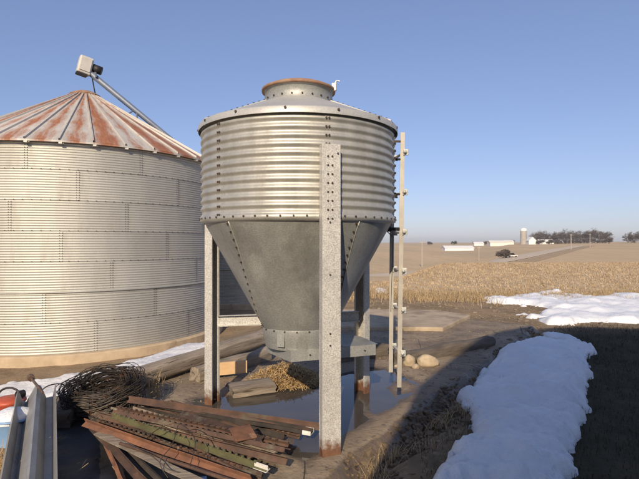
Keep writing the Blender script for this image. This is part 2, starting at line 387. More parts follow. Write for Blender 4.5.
# ------------------------------------------------------------------ snow
def snow(name, poly, thick, res, m, edge=.18, seed=0, lump=.05, jag=.12, label=None, dig=None):
    P = np.array(poly); x0, y0 = P.min(0)-.3; x1, y1 = P.max(0)+.3
    X, Y = np.meshgrid(np.arange(x0, x1, res), np.arange(y0, y1, res))
    n1 = noise_grid(X, Y, 1.6, seed, 5); n2 = noise_grid(X, Y, 5.5, seed+4, 3); n3 = noise_grid(X, Y, 17, seed+9, 2); d = sdf(poly, X, Y)+jag*n1+min(jag*.55, .12)*n2+min(jag*.3, .035)*n3
    h = thick*(1-np.exp(-np.maximum(d, 0)/edge))*(1+.35*n1)+lump*n1*smoothstep(0, .25, d)+(.018*n2+.008*n3)*smoothstep(0, .1, d)
    if dig is not None: h = h*(1-dig(X, Y))
    Z = T(X, Y)+np.where(d > 0, np.maximum(h, .004)+.03, -.09)
    o, _ = grid_obj(name, X, Y, Z, m, d > 0, kind='stuff')
    return tag(o, label, 'snow')
gp = lambda pts: [(at(*p).x, at(*p).y) for p in pts]
snow('snow_bank', gp([(512, 351), (540, 347), (575, 346), (591, 352), (588, 372), (582, 400), (577, 430), (571, 460), (563, 500), (430, 500), (447, 477), (464, 452), (470, 420), (459, 402), (478, 380), (496, 362)]),
     .17, .028, SNOW, .13, 1, .06, .10, 'thick bank of snow in the shade on the right lawn')
snow('snow_patch', gp([(541, 336), (556, 333.5), (576, 339), (581, 344.5), (566, 344), (548, 341.5)]), .08, .05, SNOW, .12, 3, .02, .08, 'narrow leftover snow patch just behind the shaded snow bank')
snow('far_snow_patch', gp([(485, 300), (512, 298.5), (530, 296), (556, 292.8), (566, 296), (552, 298), (576, 297.5), (602, 296.5), (640, 297), (700, 298), (720, 323), (545, 323.5), (528, 318), (560, 311), (535, 307), (505, 304)]),
     .09, .09, SNOW, .25, 5, .05, .5, 'sunlit snow patch at the field edge on the right')
snow('snow_streak', gp([(376, 290), (388, 291), (389, 294), (374, 295)]), .08, .06, SNOW, .12, 8, .02, .1, 'small sunlit snow patch seen between the tank leg and ladder')
snow('snow_slope', gp([(-60, 398), (0, 389), (40, 382), (70, 377.5), (110, 369), (150, 359.5), (203, 346), (222, 344), (205, 353), (160, 372), (125, 388), (100, 405), (50, 412), (-60, 420)]),
     .06, .05, SNOWD, .12, 11, .03, .14, 'dirty snow strip on the slope before the large grain bin')

# ------------------------------------------------------------------ grain bins
BR, RING, PITCH = 4.57, .8128, .8128/12
ZB = -1.31
def corr(n, z0, amp, steps=6, p=PITCH):
    return [(amp*math.sin(2*math.pi*k/steps), z0+k*p/steps) for k in range(n*steps+1)]
def make_bin(loc):
    root = empty('grain_bin', loc)
    # wall sheets: seven rings of ten
    prof = [(BR+dr, z) for dr, z in corr(12, 0, .0075)]
    half = math.pi/10
    sheet = MB().lathe(prof, 14, -half-.006, half+.006, rfun=lambda t, r, z, u: .006*(u-.5)*1.0 - .010*(z/RING-.5)).mesh('wall_sheet', BINW, True)
    off0 = math.radians(-115)
    for k in range(7):
        for i in range(10):
            o = link('wall_sheet', sheet, root); o.location = (0, 0, k*RING)
            o.rotation_euler = (0, 0, off0+2*math.pi*(i+.5*(k % 2)+.07*k)/10)
    b = MB()
    for k in range(1, 7):
        for i in range(130):
            t = 2*math.pi*i/130; q = .004
            b.box(((BR+.010)*math.cos(t), (BR+.010)*math.sin(t), k*RING+.01), (.02, .02, .02), Matrix.Rotation(t, 3, 'Z'))
    for k in range(7):
        for i in range(10):
            t = off0+2*math.pi*(i+.5+.5*(k % 2)+.07*k)/10
            for j in range(12):
                for s_ in (-.010, .004):
                    b.box(((BR+.012)*math.cos(t+s_), (BR+.012)*math.sin(t+s_), k*RING+(j+.25)*PITCH), (.016, .016, .016), Matrix.Rotation(t, 3, 'Z'))
    b.build('wall_bolts', DARKST, root, kind='stuff')
    st = MB().lathe([(BR+.012, 0), (BR+.045, .012), (BR+.045, .035), (BR+.012, .047)], 96).build('stiffener_ring', GALVL if False else BINW, root, True)
    st.location.z = 2*RING-.02
    fd = MB().lathe([(BR-.05, .0), (BR+.16, -.005), (BR+.20, -.03), (BR+.20, -.55)], 96).build('foundation', CONC, root)
    # roof panels: 36 ribbed sectors
    EZ = 7*RING; NR = 36; hw = math.pi/NR; RO = BR+.14; RI = .42; sl_ = .575
    z_at = lambda r: EZ+.02+(BR-r)*sl_
    pm = MB(); rows = 7
    pts = []
    for k in range(rows+1):
        r = RI+(RO-RI)*k/rows
        w = r*math.tan(hw); rib = .035
        sec = [(-w, .0), (-w, .0), (-w+rib*.15, .055), (-w+rib, .055), (-w+rib*1.3, .0), (0, .006), (w+.002, -.004)]
        pts.append([(r, y, z_at(r)+z) for y, z in sec])
    v = [p for row in pts for p in row]; m = 7
    f = [(k*m+i, k*m+i+1, (k+1)*m+i+1, (k+1)*m+i) for k in range(rows) for i in range(1, m-1)]
    pm.add(v, f)
    e0 = [(RO, -RO*math.tan(hw), z_at(RO)), (RO, RO*math.tan(hw), z_at(RO))]
    pm.add([e0[0], e0[1], (RO+.004, e0[1][1], e0[1][2]-.05), (RO+.004, e0[0][1], e0[0][2]-.05)], [(0, 3, 2, 1)])
    pmesh = pm.mesh('roof_panel', ROOFP)
    for i in range(NR):
        o = link('roof_panel', pmesh, root); o.rotation_euler = (0, 0, 2*math.pi*i/NR+.05)
        am = random.choice([.42, .52, .56, .60, .64, .50, .34]); o.color = (am, am, am, 1)
    b = MB()
    for i in range(NR):
        t = 2*math.pi*(i-.5)/NR+.05+.01
        b.box(((RO-.03)*math.cos(t), (RO-.03)*math.sin(t), z_at(RO)-.055), (.09, .08, .07), Matrix.Rotation(t, 3, 'Z'))
    b.build('rib_ends', WHITEP, root, kind='stuff')
    # peak: collar and cap
    zc = z_at(RI)
    MB().lathe([(.54, zc-.10), (.50, zc+.0), (.52, zc+.02), (.50, zc+.05), (.28, zc+.16), (.0, zc+.19)], 28).build('roof_cap', RUSTCAP, root)
    # roof ladder rungs beside a rib
    b = MB(); t = math.radians(-72)
    for k in range(9):
        r = 1.0+k*.42; b.box((r*math.cos(t), r*math.sin(t), z_at(r)+.09), (.03, .34, .03), Matrix.Rotation(t, 3, 'Z'))
    return root, zc
BC = (-8.28, 17.3, ZB)
bin1, ZC = make_bin(BC)
tag(bin1, 'large corrugated grain bin with rusty conical roof at the left', 'grain bin', 'corrugated grain bins')
bin2 = copy_tree(bin1); bin2.location = (-3.6, 28.0, ZB); bin2.rotation_euler = (0, 0, .4)
bin2['label'] = 'shaded second grain bin behind, glimpsed between tank leg and hopper cone'

# auger up the far side of the roof with its motor box at the peak
au = empty('grain_auger', (1.9, 28.8, -1.6), label='inclined auger with grey motor box above the rusty bin peak', cat='auger')
def wpart(mb, name, m, parent, smooth=False, **k):
    o = mb.build(name, m, None, smooth, **k); o.parent = parent
    o.matrix_parent_inverse = Matrix.LocRotScale(parent.location, parent.rotation_euler, None).inverted(); return o
h0 = Vector((-8.25, 17.75, 7.72)); h1 = at(165, 134.5)*0 + Vector(((165-CX)/F*20, 20, CAMZ+(HY-134.5)/F*20))
dd = (h1-h0).normalized(); hend = h0+dd*((-1.4-h0.z)/dd.z)
wpart(MB().tube([h0-dd*.1, hend], .105, 14), 'auger_tube', BLUEST, au, True)
wpart(MB().tube([h0+dd*2.0+Vector((0, 0, .0)), h0+dd*2.0+Vector((.12, -.25, -.75))], .035, 8), 'strut', BLUEST, au)
wpart(MB().tube([h0+dd*1.9, h0+dd*1.55+Vector((-.25, -.2, -.7))], .028, 8), 'strut', BLUEST, au)
Rm = Matrix.Rotation(math.radians(-16), 3, 'Y') @ Matrix.Rotation(math.radians(28), 3, 'Z')
RmI = Matrix.Rotation(math.radians(14), 3, 'Y') @ Matrix.Rotation(math.radians(35), 3, 'Z')
mb_c = h0+Vector((-.20, -.1, .28))
mbx = wpart(MB().box(mb_c, (.46, .40, .62), RmI), 'belt_guard', MOTORB, au); bevel(mbx, .05, 3)
wpart(MB().box(mb_c+RmI @ Vector((.0, -.215, .02)), (.34, .03, .46), RmI), 'guard_door', MOTORB, au)
wpart(MB().box(mb_c+RmI @ Vector((-.05, -.02, -.34)), (.36, .34, .08), RmI), 'discharge_lip', BLACKST, au)
mo = MB().tube([mb_c+Vector((.22, .15, -.02)), mb_c+Vector((.50, .22, -.12))], .15, 14); wpart(mo, 'motor', BLACKST, au, True)
wpart(MB().tube([mb_c+Vector((.33, .1, -.2)), mb_c+Vector((.36, .1, -.38))], .04, 6), 'motor_bracket', BLUEST, au)
cab = []
for k in range(15):
    t = k/14; p = h0.lerp(h0+dd*1.6+Vector((-.15, -.35, -.62)), t); p.z -= .55*math.sin(math.pi*t)*(1-.4*t); p.x -= .18*math.sin(math.pi*t); cab.append(p)
wpart(MB().tube(cab, .022, 6), 'power_cable', BLACKST, au)

# ------------------------------------------------------------------ hopper tank
TC = Vector((-.20, 4.70, 0)); TR = .905
tank = empty('hopper_tank', (TC.x, TC.y, 0), label='galvanised hopper bottom feed tank on three legs in the puddle', cat='hopper tank')
Z1, ZT, Z0 = 1.845, 2.685, .86
rad = math.radians
prof = [(TR+dr, Z1+.012+z) for dr, z in corr(12, 0, .0085, 8, .0680)]
for k in range(6):
    a0 = rad(225.5)+k*rad(60)
    MB().lathe(prof, 22, a0, a0+rad(61.5), rfun=lambda t, r, z, u: .004*(1-u)).build('wall_sheet', GALV, tank, True)
# bolts on wall seams
def hexbolt(mb, p, nrm, r=.008, h=.009):
    nrm = Vector(nrm).normalized(); mb.tube([Vector(p)-nrm*.002, Vector(p)+nrm*h], r, 6)
bm_ = MB()
for k in range(6):
    a0 = rad(226.0)+k*rad(60)
    for j in range(12):
        for s_ in (-.4, 1.1):
            t = a0+rad(s_+.4); z = Z1+.012+(j+.25)*.068
            hexbolt(bm_, ((TR+.011)*math.cos(t), (TR+.011)*math.sin(t), z), (math.cos(t), math.sin(t), 0), .0085)
for i in range(56):
    t = 2*math.pi*i/56; hexbolt(bm_, ((TR+.014)*math.cos(t), (TR+.014)*math.sin(t), Z1+.01), (math.cos(t), math.sin(t), 0), .0085)
for i in range(14):
    t = 2*math.pi*(i+.35)/14; hexbolt(bm_, ((TR+.028)*math.cos(t), (TR+.028)*math.sin(t), ZT+.0), (math.cos(t), math.sin(t), .2), .011, .013)
bm_.build('wall_bolts', DARKST, tank, kind='stuff')
MB().lathe([(TR-.004, Z1+.03), (TR+.014, Z1+.03), (TR+.016, Z1-.012), (TR-.02, Z1-.03)], 96).build('lower_flange', GALV, tank, True)
# cone of four lapped panels; the front and back ones fan out towards the outlet
def half(t): return 36.5+24.5*t**2.2
def seam(k, t):                                          # angle of seam k at t (0 rim, 1 outlet)
    return rad([269-half(t), 269+half(t), 449-half(t), 449+half(t)][k % 4]+360*(k//4))
def cone_r(t): return TR-.004-(TR-.352)*t
def cone_z(t): return Z1-.006-(Z1-Z0)*t
cb = MB()
for k in range(4):
    m = MB(); v = []; f = []; NU, NT = 30, 20
    for a_ in range(NT+1):
        t = a_/NT; s0, s1 = seam(k, t), seam(k+1, t)
        for b_ in range(NU+1):
            u = b_/NU*1.012; an = s0+(s1-s0)*u; r = cone_r(t)+.006*(1-u)-.016*math.sin(math.pi*min(u, 1))*(1-.4*t); z = cone_z(t)
            if k == 0:
                r -= .030*math.exp(-(((an-rad(243))/.09)**2+((z-1.52)/.13)**2)) - .010*math.exp(-(((an-rad(235))/.05)**2+((z-1.42)/.2)**2))
                r -= .010*math.exp(-(((an-rad(285))/.22)**2+((z-1.45)/.25)**2))
            if k == 3: r -= .014*math.exp(-(((an-rad(578))/.10)**2+((z-1.50)/.2)**2))
            v.append((r*math.cos(an), r*math.sin(an), z))
    for a_ in range(NT):
        for b_ in range(NU): q = a_*(NU+1)+b_; f.append((q, q+NU+1, q+NU+2, q+1))
    m.add(v, f).build('cone_panel', GALVC, tank, True)
    sp_ = []
    for a_ in range(21):
        t = .02+.97*a_/20; an = seam(k, t)+.006; r = cone_r(t)+.008; sp_.append((r*math.cos(an), r*math.sin(an), cone_z(t)))
    MB().tube(sp_, .0042, 5).build('cone_seam', GALV, tank, True)
    for j in range(15):
        t = (j+.6)/15.3; an = seam(k, t)-.032/max(cone_r(t), .3)*.6; r = cone_r(t)+.002
        hexbolt(cb, (r*math.cos(an), r*math.sin(an), cone_z(t)), (math.cos(an), math.sin(an), -.55), .008)
for i in range(20):
    t = 2*math.pi*i/20; hexbolt(cb, (.352*math.cos(t), .352*math.sin(t), Z0-.012), (math.cos(t), math.sin(t), 0), .008)
cb.build('cone_bolts', DARKST, tank, kind='stuff')
# roof
rp = [(TR+.030, ZT-.035), (TR+.030, ZT+.012), (TR+.02, ZT+.022)]+[(TR-.01-(TR-.33)*i/6, ZT+.03+.245*i/6) for i in range(7)]
SEAMS = [(208, 126), (334, 116), (450, 118)]
for a_, w_ in SEAMS:
    MB().lathe(rp, 32, rad(a_), rad(a_+w_+1.2), rfun=lambda t, r, z, u: .004*(1-u)).build('roof_panel', GALVR, tank, True)
rb = MB()
for a_, w_ in SEAMS:
    a0 = rad(a_+.8); ca, sa = math.cos(a0), math.sin(a0)
    MB().extrude([(-.012, 0), (.012, 0), (.008, .014), (-.008, .014)], ((TR+.01)*ca, (TR+.01)*sa, ZT+.026), (.335*ca, .335*sa, ZT+.272)).build('roof_rib', GALVR, tank)
    for j in range(11):
        t = (j+.4)/11; r = TR-.01-(TR-.33)*t
        hexbolt(rb, (r*ca, r*sa, ZT+.042+.245*t), (.35*ca, .35*sa, 1), .009, .012)
for i in range(22):
    t = 2*math.pi*i/22; hexbolt(rb, (.325*math.cos(t), .325*math.sin(t), ZT+.30), (math.cos(t), math.sin(t), 0), .008)
rb.build('roof_bolts', DARKST, tank, kind='stuff')
ZC2 = ZT+.275
MB().lathe([(.335, ZC2-.012), (.325, ZC2), (.322, ZC2+.115), (.335, ZC2+.12), (.335, ZC2+.128)], 48).build('filler_collar', GALVC, tank, True)
lid = MB().lathe([(.322, ZC2+.118), (.352, ZC2+.118), (.352, ZC2+.140), (.30, ZC2+.165), (.12, ZC2+.185), (0, ZC2+.188)], 48).build('lid', RUSTCAP, tank, True)
lt = rad(-14); lp = Vector((.35*math.cos(lt), .35*math.sin(lt), ZC2+.15))
lh = MB().box(lp, (.04, .03, .07), Matrix.Rotation(lt, 3, 'Z')); lh.tube([lp+Vector((.0, 0, .02)), lp+Vector((.02, 0, .06)), lp+Vector((.05, 0, .055))], .009, 6)
lh.build('latch', GALVL, lid)
# legs: three bolted channels
def leg(ang, ztop, bolts):
    t = rad(ang); n_ = Vector((math.cos(t), math.sin(t), 0)); tt = Vector((-math.sin(t), math.cos(t), 0)); th = .005; w = .0725; d = .085; lip = .02; ro = TR+.012+d
    # profile (tangent, radial)
    P = [(-w+lip, ro-d), (-w, ro-d), (-w, ro), (w, ro), (w, ro-d), (w-lip, ro-d)]
    I = [(w-lip, ro-d+th), (w-th, ro-d+th), (w-th, ro-th), (-w+th, ro-th), (-w+th, ro-d+th), (-w+lip, ro-d+th)]
    Q = P+I; m = MB(); v = []; k = len(Q)
    for z in (-.03, ztop):
        for a_, r_ in Q: p = tt*a_+n_*r_; v.append((p.x, p.y, z))
    f = [(i, (i+1) % k, k+(i+1) % k, k+i) for i in range(k)]
    for base in (0, k):
        for i in range(5): f.append((base+i, base+i+1, base+k-2-i, base+k-1-i))
    m.add(v, f); lg = m.build('leg', GALVL, tank); bevel(lg, .0025, 2)
    b = MB()
    for (a_, z) in bolts:
        p = n_*ro+tt*a_; hexbolt(b, (p.x, p.y, z), n_, .0075, .008)
    if bolts: b.build('leg_bolts', DARKST, lg, kind='stuff')
    ft = MB(); p = n_*(ro-d*.5); ft.box((p.x, p.y, -.022), (.15, .20, .012), Matrix.Rotation(t, 3, 'Z')); ft.build('foot_plate', RUST, lg)
    return lg
bo = []
for j in range(8): bo += [(-.030, 2.305-.068*j), (.005, 2.305-.068*j)]
bo += [(-.012, 1.80), (.05, 2.33), (-.012, .95), (-.012, .86), (-.012, 1.40)]
leg(287, 2.40, bo)
leg(160, 2.40, []); leg(46, 2.40, [])
# brace between the two rear legs
pa = Vector((.90*math.cos(rad(160)), .90*math.sin(rad(160)), .845)); pb = Vector((.90*math.cos(rad(46)), .90*math.sin(rad(46)), .845))
br = MB().extrude([(-.055, .06), (-.05, .06), (-.05, -.05), (0, -.055), (0, -.06), (-.055, -.06)][:0] or [(.0, .055), (.0, -.055), (.045, -.055), (.045, -.050), (.005, -.050), (.005, .050), (.045, .050), (.045, .055)], pa, pb)
br.build('brace', GALVL, tank)
# outlet: collar, transition and rectangular boot tray
MB().lathe([(.352, Z0), (.354, Z0-.02), (.335, Z0-.10), (.315, Z0-.19)], 40).build('outlet_collar', GALVC, tank, True)
tq = [Vector((-.255, 4.34, 0))-TC, Vector((.53, 4.62, 0))-TC, Vector((.36, 5.04, 0))-TC, Vector((-.52, 4.76, 0))-TC]
zb, zt = .585, .685; tr = MB()
th = .006
ctr = sum(tq, Vector())/4
for i in range(4):
    p, q = tq[i], tq[(i+1) % 4]; nn = (q-p).cross(Vector((0, 0, 1))).normalized()
    tr.extrude([(0, zb), (0, zt), (-th, zt), (-th, zb)], p, q)
boot = tr.build('boot_tray', GALVC, tank)
tp = MB(); inn = [p.lerp(ctr, .02) for p in tq]
tp.add([(p.x, p.y, zt-.004) for p in inn]+[(p.x, p.y, zt-.010) for p in inn], [(0, 1, 2, 3), (7, 6, 5, 4), (0, 4, 5, 1), (1, 5, 6, 2), (2, 6, 7, 3), (3, 7, 4, 0)]); tp.build('tray_cover', GALVC, boot)
dr = (tq[1]-tq[0]).normalized(); sdv = Vector((-dr.y, dr.x, 0))
ap = MB(); q0 = tq[0]+dr*.50; q1 = tq[0]+dr*.86
ap.add([(q0.x, q0.y, zt+.002), (q1.x, q1.y, zt-.0), ((q1+sdv*.4).x, (q1+sdv*.4).y, zt), ((q0+sdv*.4).x, (q0+sdv*.4).y, zt+.06)], [(0, 1, 2, 3)])
ap.build('tray_apron', GALVC, boot)
ds = MB()
for p_ in (.18, .72): hexbolt(ds, tq[0]+dr*p_+Vector((0, 0, .635)), (dr.y, -dr.x, 0), .008)
ds.build('tray_bolts', DARKST, boot, kind='stuff')
# side lugs on the collar
for an in (245, 320):
    t = rad(an); MB().box((.345*math.cos(t), .345*math.sin(t), .77), (.012, .07, .12), Matrix.Rotation(t, 3, 'Z')).build('collar_lug', GALVC, tank)
# ladder on the right side
lad = empty('ladder', (0, 0, 0)); lad.parent = tank
A0, A1 = Vector((1.00, .22, .19)), Vector((1.035, .22, 2.75)); B0, B1 = Vector((.965, .56, .25)), Vector((.985, .56, 2.75))
for p, q in ((A0, A1), (B0, B1)):
    MB().extrude([(-.022, -.004), (.022, -.004), (.022, .004), (-.014, .004), (-.014, .03), (-.022, .03)], p, q, up=(0, 1, 0)).build('rail', RAILM, lad)
for z in (2.55, 2.15, 1.75, 1.36, .967, .535):
    a_ = A0.lerp(A1, (z-A0.z)/(A1.z-A0.z)); b_ = B0.lerp(B1, (z-B0.z)/(B1.z-B0.z)); ex = Vector((.022, 0, 0))
    rg = MB().tube([a_+ex+Vector((0, -.05, 0)), b_+ex+Vector((0, .05, 0))], .014, 8).build('rung', GALVL, lad, True)
    for c_ in (a_, b_):
        bk = MB(); bk.box(c_+ex+Vector((.012, -.012, 0)), (.05, .022, .062)); bk.tube([c_+ex+Vector((.012, -.022, 0)), c_+ex+Vector((.012, -.034, 0))], .017, 8)
        bk.v = [tuple(q) for q in bk.v]; bevel(bk.build('rung_bracket', CASTW, lad), .006, 2)
for z in (2.66, 2.48, 2.13, 1.78):
    a_ = A0.lerp(A1, (z-A0.z)/(A1.z-A0.z)); s_ = MB(); p = Vector((.895, .205, z))
    s_.tube([p, a_+Vector((-.02, .0, 0))], .011 if z != 1.78 else .018, 6); s_.tube([p+Vector((-.03, 0, 0)), p+Vector((.02, 0, 0))], .028, 6)
    s_.build('standoff', RUST if z == 2.66 else BLACKST, lad)
    b_ = B0.lerp(B1, (z-B0.z)/(B1.z-B0.z)); MB().tube([Vector((.72, .53, z)), b_], .011, 6).build('standoff', BLACKST, lad)
MB().tube([Vector((.90, .56, 1.79)), Vector((.99, .56, 1.70)), Vector((.965, .56, .9))], .006, 5).build('cable', BLACKST, lad)

# ------------------------------------------------------------------ wood, straw and rocks round the tank
def beam(name, p0, p1, w, h, m, label, cat, cuts=26, roundness=.3, wob=.02, group=None):
    P0, P1 = Vector(p0), Vector(p1); D = (P1-P0).normalized(); SD = D.cross(Vector((0, 0, 1))).normalized(); UP = SD.cross(D)
    p0, p1 = Vector((0, 0, 0)), Vector(((P1-P0).length, 0, 0)); d, sd_, u2 = Vector((1, 0, 0)), Vector((0, -1, 0)), Vector((0, 0, 1)); K = 22; v = []; f = []; seed = random.random()*90
    q = 7-5*roundness; cuts = max(cuts, int((p1-p0).length/.06))
    for k in range(cuts+1):
        t = k/cuts; c = p0.lerp(p1, t); c = c+(sd_*nz(t*3, seed)+u2*nz(t*3, seed+7))*wob*2
        for i in range(K):
            a_ = 2*math.pi*i/K; cx, cy = math.cos(a_), math.sin(a_); r = (abs(cx)**q+abs(cy)**q)**(-1/q)
            r *= 1+.07*nz(cx*2+seed, cy*2, t*2.2)+.05*nz(cx*9+seed, cy*9, t*1.5)
            v.append(c+sd_*cx*r*w/2+u2*cy*r*h/2+d*(.05*nz(cx*2, cy*2, seed) if k in (0, cuts) else 0))
    for k in range(cuts):
        for i in range(K): j = (i+1) % K; f.append((k*K+i, k*K+j, (k+1)*K+j, (k+1)*K+i))
    f.append(tuple(range(K-1, -1, -1))); f.append(tuple(range(cuts*K, cuts*K+K)))
    o = MB().add(v, f).build(name, m, None, True, label=label, cat=cat, group=group); o.data.set_sharp_from_angle(angle=rad(38))
    mw = Matrix((D, -SD, UP)).transposed().to_4x4(); mw.translation = P0; o.matrix_world = mw; return o
g = lambda px, py, dz=0: at(px, py, .015)+Vector((0, 0, dz))
beam('timber_pole', at(122, 392, .02)+Vector((0, 0, .10)), at(278, 334, .15)+Vector((0, 0, .04)), .24, .20, WOODG, 'long grey weathered timber lying from the wire roll towards the hopper', 'timber', 16, .75, .01)
beam('timber_beam', at(196, 378, .05)+Vector((0, 0, .02)), at(268, 354, .09), .18, .20, WOODG, 'short weathered timber under the hopper, behind the pale fresh board', 'timber', 8, .5)
beam('wood_plank', at(231, 391, .04), at(273, 385, .05), .30, .12, WOODG, 'wet grey plank lying flat at the puddle edge before the straw', 'plank', 8, .25, .004)
p0, p1 = at(214, 372, .10), at(245, 369, .10); d_ = (p1-p0).normalized()
fb = MB().box((p0+p1)/2+Vector((0, 0, .03)), (.42, .04, .15), Matrix.Rotation(math.atan2(d_.y, d_.x), 3, 'Z')).build('fresh_board', WOODF, None, label='pale fresh-cut board end standing beside the left tank leg', cat='board'); bevel(fb, .004)
beam('old_log', at(398, 361, .05), at(489, 342, .05)+Vector((0, 0, .0)), .24, .20, WOODD, 'dark old log on the slab behind the ladder', 'log', 14, .8, .02)
beam('timber_block', at(330, 357, .08), at(384, 350, .08), .22, .20, WOODD, 'dark timber lying behind the right tank leg', 'timber', 8, .5)
def rock(name, c, r, label, m=ROCK):
    import bmesh
    bm = bmesh.new(); bmesh.ops.create_icosphere(bm, subdivisions=3, radius=1)
    sd_ = random.random()*50
    for v in bm.verts:
        k = 1+.30*noise.noise(v.co*1.3+Vector((sd_, 0, 0)))+.10*noise.noise(v.co*3.5+Vector((0, sd_, 0)))
        v.co = Vector((v.co.x*r[0]*k, v.co.y*r[1]*k, v.co.z*r[2]*k))
    me = bpy.data.meshes.new(name); bm.to_mesh(me); bm.free(); me.materials.append(m)
    o = link(name, me, None, label=label, cat='rock', group='rocks beside the ladder'); o.location = c
    me.polygons.foreach_set('use_smooth', [True]*len(me.polygons)); return o
for px, py, r, lb in ((428, 366, (.15, .09, .085), 'largest pale rock against the dark log'), (409, 366, (.075, .07, .085), 'round tan rock left of the largest rock by the log'),
                      (416, 369, (.05, .05, .04), 'small tan rock in front of the largest pale rock'), (442, 356, (.06, .05, .05), 'small rock touching the log right of the largest rock'),
                      (398, 368, (.05, .04, .03), 'flat little white stone at the foot of the ladder')):
    c = at(px, py, .0); rock('rock', c+Vector((0, 0, r[2]*.72)), r, lb)

def blades(name, P, H, W_, m, lean=.5, segs=2, label=None, cat=None, flop=0):
    """P: (n,3) roots; thin bent blades as one mesh of quads"""
    n = len(P); P = np.array(P); H = np.broadcast_to(H, n)*rng.uniform(.6, 1.3, n); az = rng.uniform(0, 2*np.pi, n); L_ = rng.normal(0, lean, n)
    side = np.stack([np.cos(az), np.sin(az), np.zeros(n)], -1)*(W_/2); fw = np.stack([-np.sin(az), np.cos(az), np.zeros(n)], -1)
    rows = []
    for k in range(segs+1):
        t = k/segs; p = P+np.array([0, 0, 1])*(H*t*(1-flop*t))[:, None]+fw*(H*L_*t*t)[:, None]; w = side*(1-.75*t); rows += [p-w, p+w]
    V = np.stack(rows, 1).reshape(-1, 3); m_ = 2*(segs+1); base = np.arange(n)[:, None]*m_; F_ = []
    for k in range(segs): F_.append(base+np.array([2*k, 2*k+1, 2*k+3, 2*k+2]))
    F_ = np.concatenate(F_, 0)
    me = bpy.data.meshes.new(name); me.from_pydata(V.tolist(), [], F_.tolist()); me.materials.append(m); me.update()
    return link(name, me, None, label=label, cat=cat, kind='stuff')
# straw heap under the outlet
sc = at(284, 384, 0); n = 4200
r_ = np.sqrt(rng.uniform(0, 1, n)); th_ = rng.uniform(0, 2*np.pi, n)
X = sc.x+.02+r_*np.cos(th_)*.40+rng.normal(0, .02, n); Y = sc.y+.12+r_*np.sin(th_)*.36
Zh = .20*np.clip(1-r_**1.6, 0, 1)*rng.uniform(.35, 1.0, n)
V = []; Fc = []
for i in range(n):
    az = random.uniform(0, 6.28); L_ = random.uniform(.06, .20); el = random.gauss(-.1, .38); c = Vector((X[i], Y[i], max(.012, Zh[i])))
    d = Vector((math.cos(az)*math.cos(el), math.sin(az)*math.cos(el), math.sin(el))); s_ = d.cross(Vector((random.gauss(0, .3), random.gauss(0, .3), 1))).normalized()*.004
    p = [c-d*L_/2, c+Vector((0, 0, random.uniform(0, .03))), c+d*L_/2]
    for q in p: q.z = max(q.z, .006)
    b_ = len(V); V += [p[0]-s_, p[0]+s_, p[1]+s_, p[1]-s_, p[2]+s_*.5, p[2]-s_*.5]; Fc += [(b_, b_+1, b_+2, b_+3), (b_+3, b_+2, b_+4, b_+5)]
MBs = MB(); MBs.v = [tuple(v) for v in V]; MBs.f = Fc
MBs.build('straw_heap', STRAW, None, kind='stuff', label='heap of dry straw below the hopper outlet', cat='straw')

# ------------------------------------------------------------------ scrap pile at lower left
def W3(px, py, z): return at(px, py, z)
TEE = [(-.022, .0), (.022, .0), (.022, .005), (.004, .006), (.003, .036), (-.003, .036), (-.004, .006), (-.022, .005)]
ANG = [(-.022, 0), (.024, 0), (.024, .005), (-.017, .005), (-.017, .040), (-.022, .040)]
CHN = [(-.04, 0), (.04, 0), (.04, .032), (.034, .032), (.034, .006), (-.034, .006), (-.034, .032), (-.04, .032)]
def circ(r, n=9): return [(r*math.cos(2*math.pi*i/n), r*math.sin(2*math.pi*i/n)+r) for i in range(n)]
GRP = 'steel posts in the scrap pile'
def post(kind, p0, p1, m, label, studs=False, roll=0, tip=None, name='steel_post'):
    p0, p1 = Vector(p0), Vector(p1); d = (p1-p0).normalized()
    pr = {'tee': TEE, 'ang': ANG, 'chn': CHN, 'pipe': circ(.022), 'rod': circ(.012, 7), 'flat': [(-.035, 0), (.035, 0), (.035, .007), (-.035, .007)]}[kind]
    up = Vector((0, 0, 1)); up.rotate(Matrix.Rotation(roll, 3, d))
    root = empty(name, tuple(p0), label=label, cat='post', group=GRP); inv = Matrix.Translation(-p0)
    o = MB().extrude(pr, p0, p1, up=up, cuts=6, wob=.003).build('shaft', m, root); o.matrix_parent_inverse = inv
    sd_ = d.cross(up).normalized(); u2 = sd_.cross(d)
    if studs:
        b = MB(); L_ = (p1-p0).length; k = int(L_/.055)
        for i in range(1, k): b.box(p0+d*(i*.055)+u2*.040, (.018, .012, .016), Matrix((d, sd_, u2)).transposed())
        s_ = b.build('studs', m, root, kind='stuff'); s_.matrix_parent_inverse = inv
    if tip:
        q = [(a_*1.06, b_*1.05-.0005) for a_, b_ in pr]
        s_ = MB().extrude(q, p1-d*tip, p1+d*.002, up=up).build('white_tip', WHITEP, root); s_.matrix_parent_inverse = inv
    return root
MID = 'dark rusty steel post lying in the middle of the scrap pile'
